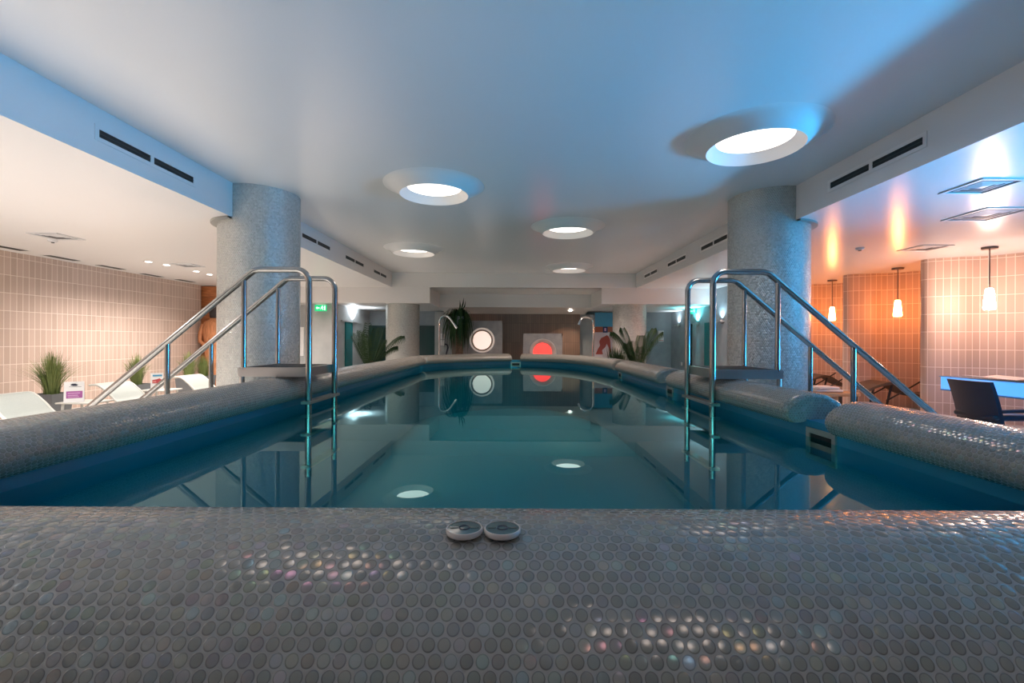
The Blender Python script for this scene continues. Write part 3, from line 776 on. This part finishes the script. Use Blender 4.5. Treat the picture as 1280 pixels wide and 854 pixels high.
# ------------------------------------------------------------------ sconces
def sconce(x, y, z, s, color, e, lab):
    t = thing('wall_sconce', lab, 'wall light', (x, y, z), 0, 'up and down wall sconces')
    MB().box(min(0, s*.1), max(0, s*.1), -.14, .14, -.015, .015).build('shelf', M_['sconce'], t, bevel=.004)
    MB().box(min(0, s*.05), max(0, s*.05), -.04, .04, -.05, .05).build('body', M_['sconce'], t, bevel=.004)
    for d, k, ang in ((1, .8, 150), (-1, .3, 38)):
        l = bpy.data.lights.new('sconce_beam', 'SPOT'); l.energy = e * k * 3; l.color = color; l.spot_size = math.radians(ang); l.spot_blend = 1; l.shadow_soft_size = .03
        o = bpy.data.objects.new('sconce_beam', l); COL.objects.link(o); o.parent = t
        o.location = (s * .07, 0, d * .07); o.rotation_euler = (PI if d > 0 else 0, (-s if d < 0 else s) * .1, 0)
sconce(-4.75, 13.4, 1.77, 1, (.85, .93, 1), 45, 'sconce throwing white light on the grey wall by the teal door')
sconce(5.2, 14.3, 1.75, -1, (.75, .92, 1), 8, 'farthest of the three sconces, with dim whitish light')
sconce(5.2, 12.85, 1.75, -1, (.18, .9, 1), 45, 'middle sconce of three with strong teal light')
sconce(5.2, 11.35, 1.75, -1, (.55, .85, 1), 10, 'sconce closest to the blue-lit column')

# ------------------------------------------------------------------ pendants
M_['shade_orange'] = mat('lit_orange_glass', (1, .8, .6), .4, emit=(1, .32, .085), es=46)
M_['shade_warm'] = mat('lit_warm_glass', (1, .85, .75), .4, emit=(1, .66, .52), es=115)
M_['pend_metal'] = mat('pendant_metal', (.25, .2, .18), .35, .9)
def pendant(x, y, m, lab, k=1):
    t = thing('pendant_lamp', lab, 'pendant lamp', (x, y, ZS), 0, 'glass pendant lamps in the tiled cells')
    MB().lathe([(.0, -.03), (.085, -.03), (.09, -.02), (.09, 0)], n=32).build('canopy', M_['pend_metal'], t)
    MB().tube([(0, 0, -.02), (0, 0, -.60)], .008, 8).build('rod', M_['pend_metal'], t)
    MB().lathe([(.0, -.585), (.036, -.59), (.045, -.62), (.052, -.70), (.062, -.80), (.066, -.86), (.06, -.885), (.0, -.89)], n=28).build('lamp_shade', M_[m], t)
pendant(6.74, 6.45, 'shade_warm', 'brightest pendant lamp, in the cell beside the blue desk')
pendant(7.0, 8.3, 'shade_orange', 'pendant lamp in the middle orange-lit cell')
pendant(6.98, 9.98, 'shade_orange', 'smallest pendant lamp, in the farthest orange-lit cell')

# ------------------------------------------------------------------ desk with light, chair, papers
t = thing('reception_desk', 'glowing blue counter desk by the tiled cell wall', 'desk', (6.27, 5.0, 0))
z1 = .765; z0 = z1 - .19
MB().box(0, .03, -3.2, 1.68, z0, z1 - .012).build('front_panel', M_['desk'], t, bevel=.004)
MB().box(-.01, 1.0, -3.22, 1.70, z1 - .012, z1).build('desk_top', M_['desk_top'], t, bevel=.004)
MB().box(-.005, .06, -3.2, 1.68, z0 - .02, z0).build('edge_strip', M_['desk_top'], t)
MB().box(.03, .98, 1.62, 1.66, z0, z1 - .012).build('side_panel', M_['desk'], t)
for y in (-3.0, -.8, 1.5):
    MB().box(.45, .55, y - .04, y + .04, 0, z0 + .1).build('leg', M_['steel_dull'], t)
z = z1 + .001
t = thing('paper', 'pinkish paper sheet lying on the glowing blue desk', 'paper', (6.55, 6.05, z + .014))
MB().grid([[(-.25 + .5*i/6, -.35, .004 + .012*math.sin(i)) for i in range(7)], [(-.25 + .5*i/6, .35, .01*math.cos(i)+.01) for i in range(7)]]).build('sheet', M_['paper'], t)
t = thing('folder', 'dark blue folder lying on the desk beside the paper', 'folder', (6.5, 5.35, z), .3)
MB().box(-.16, .16, -.22, .22, 0, .014).build('cover', M_['chair'], t, bevel=.004)
MB().tube([(-.14, -.15, .02), (.05, .16, .02)], .007, 8).build('pen', M_['ink'], t)

t = thing('tub_chair', 'dark navy curved-back chair standing in front of the glowing desk', 'chair', (5.62, 5.4, 0))
def sheet(rows, th, name, m, parent):
    """a curved panel with real thickness: rows of points, thickened along -x"""
    mb = MB(); back = [[Vector(p) + Vector((th, 0, 0)) for p in r] for r in rows]
    mb.grid(rows); mb.grid([r[::-1] for r in back])
    n = len(rows); k = len(rows[0])
    mb.grid([[r[0] for r in back], [r[0] for r in rows]]); mb.grid([[r[-1] for r in rows], [r[-1] for r in back]])
    mb.grid([rows[0], back[0]]); mb.grid([back[-1], rows[-1]])
    return mb.build(name, m, parent, sharp=40)
rows = []
for i in range(9):
    v = i / 8; zz = .22 + .585 * v
    rows.append([(-.155 - .14 * v ** 1.6 + .05 * math.sin(PI * v) * 0 + .055 * (u * 2 - 1) ** 2, -.255 + .51 * u, zz) for u in [k / 8 for k in range(9)]])
sheet(rows, .045, 'backrest', M_['chair'], t)
MB().box(-.17, .27, -.25, .25, .36, .43).build('seat', M_['chair'], t, bevel=.03)
for y in (-.24, .24):
    MB().tube([(-.10, y, .47), (.0, y, .475), (.2, y, .48), (.27, y, .45), (.27, y, .38)], .022, 10).build('armrest', M_['chair'], t)
MB().tube([(0, 0, .06), (0, 0, .36)], .03, 12).build('gas_column', M_['steel_dull'], t)
for k in range(5):
    an = k * 2 * PI / 5
    l = MB().tube([(0, 0, .08), (.28 * math.cos(an), .28 * math.sin(an), .06)], .02, 8).build('base_arm', M_['chair'], t)
    MB().tube([(.28*math.cos(an), .28*math.sin(an) - .015, .03), (.28*math.cos(an), .28*math.sin(an) + .015, .03)], .03, 12).build('caster', M_['ink'], l)

# ------------------------------------------------------------------ loungers
def lounger(loc, rz, fabric, frame, lab, group, cushion=None):
    """local: head at -x, feet at +x, width along y"""
    t = thing('sun_lounger', lab, 'sun lounger', loc, rz, group)
    prof = spline([(-.02, .53), (.12, .525), (.28, .40), (.42, .27), (.62, .24), (.9, .30), (1.15, .36), (1.4, .30), (1.7, .22), (1.92, .20)], 5)
    W = .31
    for nm, y0, y1, m, th in (('sling', -W + .03, W - .03, fabric, .012),):
        mb = MB()
        top = [[(x, y0, z), (x, y1, z)] for x, z in prof]; bot = [[(x, y1, z - th), (x, y0, z - th)] for x, z in prof]
        mb.grid(top); mb.grid(bot); mb.grid([[p[1] for p in top], [q[0] for q in bot]]); mb.grid([[q[1] for q in bot], [p[0] for p in top]])
        mb.face([top[0][0], top[0][1], bot[0][0], bot[0][1]]); mb.face([top[-1][1], top[-1][0], bot[-1][1], bot[-1][0]])
        mb.build(nm, M_[fabric], t, sharp=50)
    for s in (-1, 1):
        MB().tube([(x, s * (W - .015), z - .008) for x, z in prof], .016, 8).build('side_rail', M_[frame], t, sharp=60)
        for x in (.42, 1.62):
            zz = min((abs(px_ - x), pz) for px_, pz in prof)[1]
            MB().tube([(x - .05, s * (W - .03), 0), (x, s * (W - .02), zz - .01)], .016, 8).build('leg', M_[frame], t)
    MB().tube([(-.02, -W + .015, .522), (-.02, W - .015, .522)], .016, 8).build('head_bar', M_[frame], t)
    return t
G1 = 'pale mesh loungers along the tiled wall'
l1 = lounger((-6.55, 5.8, 0), 0, 'mesh_fabric', 'pale_frame', 'pale mesh lounger nearest the camera, beside the biggest potted grass', G1)
dup(l1, (-6.6, 7.4, 0), 0, 'pale mesh lounger with raised head behind the lower end of the handrail')
dup(l1, (-6.47, 8.98, 0), 0, 'pale mesh lounger in front of the farthest potted grasses by the column')
G2 = 'brown loungers in the orange cells'
def brown(loc, rz, lab):
    t = thing('massage_lounger', lab, 'sun lounger', loc, rz, G2)
    prof = spline([(-.08, .40), (.12, .50), (.34, .52), (.6, .36), (.85, .29), (1.15, .33), (1.4, .28), (1.6, .25)], 5)
    mb = MB(); W = .30; th = .05
    top = [[(x, -W, z), (x, W, z)] for x, z in prof]; bot = [[(x, W, z - th), (x, -W, z - th)] for x, z in prof]
    mb.grid(top); mb.grid(bot); mb.grid([[p[1] for p in top], [q[0] for q in bot]]); mb.grid([[q[1] for q in bot], [p[0] for p in top]])
    mb.face([top[0][0], top[0][1], bot[0][0], bot[0][1]]); mb.face([top[-1][1], top[-1][0], bot[-1][1], bot[-1][0]])
    mb.build('shell', M_['brown_lounger'], t, sharp=50)
    for s in (-1, 1):
        MB().tube([(.2, s * (W - .04), .0), (.3, s * (W - .04), .48)], .02, 8).build('leg', M_['brown_frame'], t)
        MB().tube([(1.4, s * (W - .04), .0), (1.3, s * (W - .04), .28)], .02, 8).build('leg', M_['brown_frame'], t)
        MB().tube([(.2, s * W, .20), (.45, s * W, .36), (.72, s * W, .55)], .014, 8).build('side_rail', M_['brown_frame'], t)
brown((6.6, 8.55, 0), -.2, 'dark brown lounger with raised head in the middle orange cell')
brown((6.6, 10.25, 0), -.2, 'dark brown lounger with raised head in the farthest orange cell')
a = at(1035, 488, 7.6)
t = thing('towel_bench', 'low tan bench below the folded towels behind the blue-lit column', 'bench', (a.x, 7.6, 0))
hb = a.z - .02
MB().box(-.32, .38, -.22, .22, hb - .06, hb).build('top', M_['cushion'], t, bevel=.015)
for sx in (-.27, .33):
    for sy in (-.17, .17): MB().box(sx - .02, sx + .02, sy - .02, sy + .02, 0, hb - .06).build('leg', M_['brown_frame'], t)
for i, (zz, dx, w_) in enumerate(((hb, 0, .22), (hb + .045, -.03, .19))):
    t = thing('towel', ('larger folded towel at the bottom of the pile on the tan bench', 'smaller folded towel on top of the pile on the tan bench')[i], 'towel', (a.x - .07 + dx, 7.6, zz + .001), .1 * i, 'folded towels on the tan bench')
    MB().box(-w_, w_, -.16, .16, 0, .043).build('fold', M_['towel'], t, bevel=.018)

# side tables and cards
def side_table(x, y, lab):
    t = thing('side_table', lab, 'side table', (x, y, 0), 0, 'low tables between the pale loungers')
    MB().box(-.25, .25, -.2, .2, .325, .345).build('table_top', M_['pale_frame'], t, bevel=.006)
    for sx in (-.2, .2):
        for sy in (-.15, .15): MB().tube([(sx, sy, 0), (sx * .95, sy * .95, .326)], .016, 8).build('leg', M_['pale_frame'], t)
side_table(-6.2, 6.6, 'low pale table carrying the purple and white card')
side_table(-6.35, 8.2, 'low pale table carrying the card with a red picture')
def tent_card(x, y, w, h, lab, kind):
    t = thing('tent_card', lab, 'sign card', (x, y, .346), math.radians(40))
    m = MB()
    A = [(-w/2, -.06, 0), (w/2, -.06, 0), (w/2, 0, h), (-w/2, 0, h)]; B = [(-w/2, .06, 0), (w/2, .06, 0), (w/2, .003, h), (-w/2, .003, h)]
    m.face(A); m.face(B[::-1]); m.face([A[3], A[2], B[2], B[3]]); m.build('card', M_['card'], t)
    def f(pts, name, mm, e=.003): 
        q = MB(); q.face([(u * w, -.06 * (1 - v) - e, v * h) for u, v in pts]); q.build(name, M_[mm], t)
    if kind == 0:
        f([(-.38, .20), (.42, .20), (.42, .54), (-.38, .54)], 'purple_block', 'purple')
        f([(-.3, .42), (.3, .42), (.3, .46), (-.3, .46)], 'text_line', 'lilac', .005); f([(-.3, .32), (.2, .32), (.2, .36), (-.3, .36)], 'text_line', 'lilac', .005); f([(-.3, .25), (.25, .25), (.25, .28), (-.3, .28)], 'text_line', 'lilac', .005)
        f([(-.2, .84), (-.05, .79), (.12, .79), (.2, .84), (.05, .90), (-.1, .90)], 'logo', 'ink'); f([(-.25, .75), (.35, .73), (.35, .745), (-.25, .765)], 'logo_stroke', 'ink')
    else:
        f([(-.35, .80), (.4, .80), (.4, .9), (-.35, .9)], 'heading', 'blue_print')
        f([(-.38, .38), (.42, .38), (.42, .55), (.2, .68), (-.05, .62), (-.38, .58)], 'picture', 'red_print'); f([(-.38, .42), (-.05, .42), (-.1, .55), (-.38, .52)], 'picture', 'pink_print', .005)
tent_card(-6.27, 6.5, .21, .29, 'white card stand with purple block on the low table', 0)
tent_card(-6.42, 8.2, .18, .29, 'white card stand with blue heading and red picture', 1)

# ------------------------------------------------------------------ potted grasses
def grass_pot(x, y, h, spread, n, lab, rnd, pw=.18):
    rng = random.Random(rnd)
    t = thing('potted_grass', lab, 'potted plant', (x, y, 0), 0, 'potted grasses along the tiled wall')
    pr = .39; m = MB()
    sq = lambda w, z: [(w*c[0], w*c[1], z) for c in ((-1,-1),(1,-1),(1,1),(-1,1))]
    m.grid([sq(pw * .82, 0), sq(pw, pr), sq(pw - .02, pr), sq(pw - .025, pr - .05)], closed=True); m.face(sq(pw * .82, 0)[::-1]); m.build('pot', M_['pot'], t, sharp=20)
    m = MB(); m.face(sq(pw - .022, pr - .04)); m.build('soil', M_['soil'], t)
    m = MB()
    for i in range(n):
        an = rng.uniform(0, 2 * PI); r0 = rng.uniform(0, .09); k = rng.random() ** 1.6
        L = h * rng.uniform(.7, 1.05); lean = spread * k * rng.uniform(.5, 1); w_ = rng.uniform(.004, .008)
        d = Vector((math.cos(an), math.sin(an), 0)); sdv = Vector((-d.y, d.x, 0))
        pts = []
        for j in range(6):
            s = j / 5
            p = d * (r0 + lean * s ** 1.7) + Vector((0, 0, pr - .06 + L * (s - .35 * k * s ** 2.2)))
            ww = w_ * (1 - s ** 2 * .9)
            pts.append([p - sdv * ww, p + d * ww * .3, p + sdv * ww])
        m.grid(pts)
    m.build('foliage', M_['grass'], t)
grass_pot(-7.25, 7.15, .74, .55, 420, 'biggest potted grass, in a dark grey pot behind the nearest lounger', 1)
grass_pot(-7.2, 8.7, .66, .32, 330, 'potted grass in a square grey pot behind the middle lounger', 2)
grass_pot(-7.2, 10.1, .66, .30, 330, 'potted grass behind the farthest pale lounger', 3)
grass_pot(-7.35, 10.8, .55, .28, 300, 'last potted grass, next to the carved wooden figure', 4)

# ------------------------------------------------------------------ carved wooden figure
t = thing('plank_screen', 'tall orange plank screen at the end of the tiled wall', 'wooden screen', (-7.86, 11.62, 0))
for i in range(9):
    MB().box(-.30, .30, -.03 - .006 * (i % 3), .05, ZS * i / 9 + .004, min(ZS * (i + 1) / 9 - .002, ZS - .01)).build('plank', M_['wood'], t, bevel=.006)
t = thing('wood_carving', 'carved orange wooden figure with a dark head beside the column', 'sculpture', (-7.5, 11.38, 0))
def blob(rows, name, m):
    mb = MB(); mb.lathe([(.001, rows[0][1] - .01)] + rows + [(.001, rows[-1][1] + .01)], n=18)
    mb.v = [(x * 1.0, y * .55, z) for x, y, z in mb.v]; return mb.build(name, m, t, sharp=80)
blob([(.20, .02), (.24, .25), (.20, .55), (.19, .8), (.23, 1.0), (.22, 1.15), (.25, 1.35), (.27, 1.55), (.22, 1.68), (.10, 1.74), (.085, 1.80)], 'torso', M_['wood2'])
q = blob([(.09, 1.78), (.11, 1.9), (.115, 1.98), (.10, 2.1), (.06, 2.2)], 'head', M_['dark_wood'] if 'dark_wood' in M_ else mat('dark_wood', (.04, .03, .03), .5))
for s in (-1, 1):
    MB().tube([(s * .24, -.02, 1.62), (s * .30, -.04, 1.4), (s * .30, -.06, 1.2), (s * .14, -.15, 1.12)], .06, 10, rend=.04).build('arm', M_['wood2'], t, sharp=80)

# ------------------------------------------------------------------ palms
def frond(m, base, d, L, rise, droop, nl, lw, ll):
    """one feather leaf: curved stalk with pairs of leaflets"""
    d = Vector(d).normalized(); side = Vector((-d.y, d.x, 0))
    pts = []
    for i in range(13):
        s = i / 12
        pts.append(Vector(base) + d * (L * s * (1 - .15 * s)) + Vector((0, 0, rise * s - droop * s * s)))
    m.tube(pts, .008, 5, rend=.002)
    nl = int(nl * .72); lw *= 1.35
    for i in range(nl):
        s = .18 + .8 * i / nl; k = s * 12; j = min(int(k), 11); p = pts[j].lerp(pts[j + 1], k - j)
        tdir = (pts[j + 1] - pts[j]).normalized(); l_ = ll * math.sin(PI * (.18 + .78 * (1 - s) ** .8)) 
        for sg in (-1, 1):
            a = (side * sg * .95 + tdir * .4).normalized()
            e = p + a * l_ * .85 + Vector((0, 0, -l_ * .75)); mid = p + a * l_ * .5 + Vector((0, 0, l_ * .03)); wv = tdir * lw
            m.grid([[p - wv * .3, p + wv * .3], [mid - wv, mid + wv], [e, e + wv * .05]])
def palm(loc, pot_h, pot_r, fronds, lab, leafm='leaf', trunk=None):
    t = thing('potted_palm', lab, 'potted plant', loc, 0, 'palms beyond the pool')
    MB().lathe([(pot_r * .75, 0), (pot_r, pot_h), (pot_r - .02, pot_h), (pot_r - .03, pot_h - .04), (0, pot_h - .04)], n=28, cap0=True).build('pot', M_['pot_pale'], t, sharp=40)
    m = MB(); 
    for (b, d, L, rise, dr, nl, lw, ll) in fronds: frond(m, b, d, L, rise, dr, nl, lw, ll)
    m.build('foliage', M_[leafm], t, sharp=180)
    m = MB()
    for k in range(5):
        an = k * 1.3; m.tube([(.05 * math.cos(an), .05 * math.sin(an), pot_h - .05), (.07 * math.cos(an), .07 * math.sin(an), pot_h + .25)], .016, 7)
    m.build('stems', M_['bark'], t)
M_['pot_pale'] = mat('pale_pot', (.5, .48, .46), .5)
rng = random.Random(11)
def fan(n, base_z, Ls, rs, ds, ll, bias=None, nl=20, lw=.012):
    out = []
    for i in range(n):
        an = 2 * PI * i / n + rng.uniform(-.25, .25)
        d = (math.cos(an), math.sin(an), 0)
        out.append(((.03 * d[0], .03 * d[1], base_z), d, rng.uniform(*Ls), rng.uniform(*rs), rng.uniform(*ds), nl, lw, ll))
    return out
a = at(462, 450, 10.9)
fr_ = fan(13, .5, (.25, .5), (.85, 1.25), (.02, .3), .17, nl=26, lw=.009) + [((.05, 0, .55), (1, -.15, 0), .92, 1.42, .62, 30, .011, .24), ((.05, 0, .5), (1, .2, 0), .7, 1.2, .6, 26, .011, .22), ((0, 0, .5), (-.6, -.7, 0), .35, 1.1, .1, 24, .009, .2), ((0, 0, .5), (.1, -1, 0), .25, 1.25, .05, 24, .009, .18)]
palm((a.x, 10.9, 0), .5, .24, fr_, 'bushy palm in front of the grey wall and the far column', 'leaf2')
a = at(797, 450, 10.2)
fr_ = fan(10, .5, (.15, .35), (.8, 1.15), (.05, .3), .17, nl=26, lw=.009) + [((0, 0, .55), (-1, -.1, 0), .70, 1.55, .65, 32, .012, .24), ((0, 0, .55), (-.9, -.4, 0), .5, 1.45, .45, 30, .012, .22), ((0, 0, .55), (.9, -.3, 0), .62, 1.6, .7, 32, .012, .24), ((0, 0, .55), (.9, .3, 0), .5, 1.5, .5, 30, .012, .22), ((0, 0, .5), (-.7, -.5, 0), .42, 1.1, .4, 28, .012, .22)]
palm((a.x, 10.2, 0), .45, .22, fr_, 'small palm spreading two dark fronds in front of the far column by the poster')
a = at(771, 450, 10.9)
t = thing('low_plant', 'low clump of upright grassy leaves beside the small palm', 'plant', (a.x, 10.9, 0))
m = MB(); rr = random.Random(5)
for i in range(260):
    an = rr.uniform(0, 2*PI); r0 = rr.uniform(0, .28); d = Vector((math.cos(an), math.sin(an), 0)); s_ = Vector((-d.y, d.x, 0)); L = rr.uniform(.45, .72)
    q = [(d * (r0 + .1 * s * s)) + Vector((0, 0, .42 + L * s)) for s in (0, .33, .66, 1)]
    m.grid([[p - s_ * w_, p + s_ * w_] for p, w_ in zip(q, (.009, .011, .007, .001))])
m.build('foliage', M_['leaf2'], t)
MB().lathe([(.25, 0), (.3, .45), (.28, .45), (.27, .42), (0, .42)], n=28, cap0=True).build('pot', M_['pot_pale'], t)
# hanging plant on a bark post
c = at(572, 383, 12.4)
t = thing('hanging_plant', 'tall plant with long drooping green leaves beside the white porthole', 'plant', (c.x + .05, 12.4, 0))
zt = c.z - .05
MB().lathe([(.12, 0), (.11, .5), (.10, zt - .45)], n=18, cap0=True).build('bark_post', M_['bark'], t)
MB().lathe([(.16, zt - .45), (.2, zt - .25), (.17, zt - .22), (0, zt - .22)], n=20).build('bowl', M_['pot'], t)
m = MB(); rr = random.Random(9)
for i in range(300):
    an = rr.uniform(0, 2 * PI); d = Vector((math.cos(an), math.sin(an) * .7, 0)); s_ = Vector((-d.y, d.x, 0)).normalized()
    out_ = rr.uniform(.12, .40) * (1.55 if d.x < 0 else 1.1); drop = rr.uniform(.7, 1.45); w_ = rr.uniform(.012, .022); up = rr.uniform(.12, .36)
    pts = []
    for j in range(9):
        s = j / 8
        p = d * (out_ * (1 - (1 - s) ** 2.2)) + Vector((0, 0, zt - .22 + up * math.sin(min(1, s * 2.2) * PI / 2) * 1.0 - drop * max(0, s - .12) ** 1.25))
        pts.append([p - s_ * w_ * (1 - s ** 3), p + s_ * w_ * (1 - s ** 3)])
    m.grid(pts)
for dx, dz, an in ((.1, .28, .3), (.02, .22, -.2), (.14, .2, .5)):
    p0 = Vector((dx * .3, 0, zt - .1)); p1 = Vector((dx, 0, zt + dz - .15)); p2 = Vector((dx + .05 * an, 0, zt + dz))
    m.grid([[p0 - Vector((.02, 0, 0)), p0 + Vector((.02, 0, 0))], [p1 - Vector((.02, 0, 0)), p1 + Vector((.02, 0, 0))], [p2, p2 + Vector((.003, 0, 0))]])
m.build('foliage', M_['leaf'], t, sharp=180)

# ------------------------------------------------------------------ area lamps out of view
def lamp(kind, name, loc, energy, color, rot=(0, 0, 0), **kw):
    l = bpy.data.lights.new(name, kind); l.energy = energy; l.color = color
    for k, v in kw.items(): setattr(l, k, v)
    o = bpy.data.objects.new(name, l); COL.objects.link(o); o.location = loc; o.rotation_euler = rot
    return o
# fill lamps added below the water to brighten it, not pool fittings
for x in (-1.1, 1.0):
    lamp('AREA', 'underwater_fill', (x, .95, -.1), 6.5, (.40, .95, 1), (PI / 2 - .2, 0, 0), shape='RECTANGLE', size=1.6, size_y=.3, spread=math.radians(120))
# unseen blue lamp over the lengthened counter, washing the ceiling of the pool side
lamp('AREA', 'unseen_blue_lamp', (7.0, 2.5, .82), 150, (.03, .46, 1), (0, math.radians(120), 0), shape='RECTANGLE', size=.6, size_y=2.2, spread=math.radians(84))

sc.world = bpy.data.worlds.new('world'); sc.world.use_nodes = True
sc.world.node_tree.nodes['Background'].inputs[0].default_value = (.02, .025, .03, 1)
vs = sc.view_settings; vs.view_transform = 'Standard'; vs.look = 'None'; vs.exposure = .6; vs.gamma = 1; vs.use_curve_mapping = False
sc.cycles.max_bounces = 8; sc.cycles.diffuse_bounces = 4; sc.cycles.glossy_bounces = 4; sc.cycles.transparent_max_bounces = 12
sc.cycles.use_denoising = True; sc.cycles.sample_clamp_indirect = 4
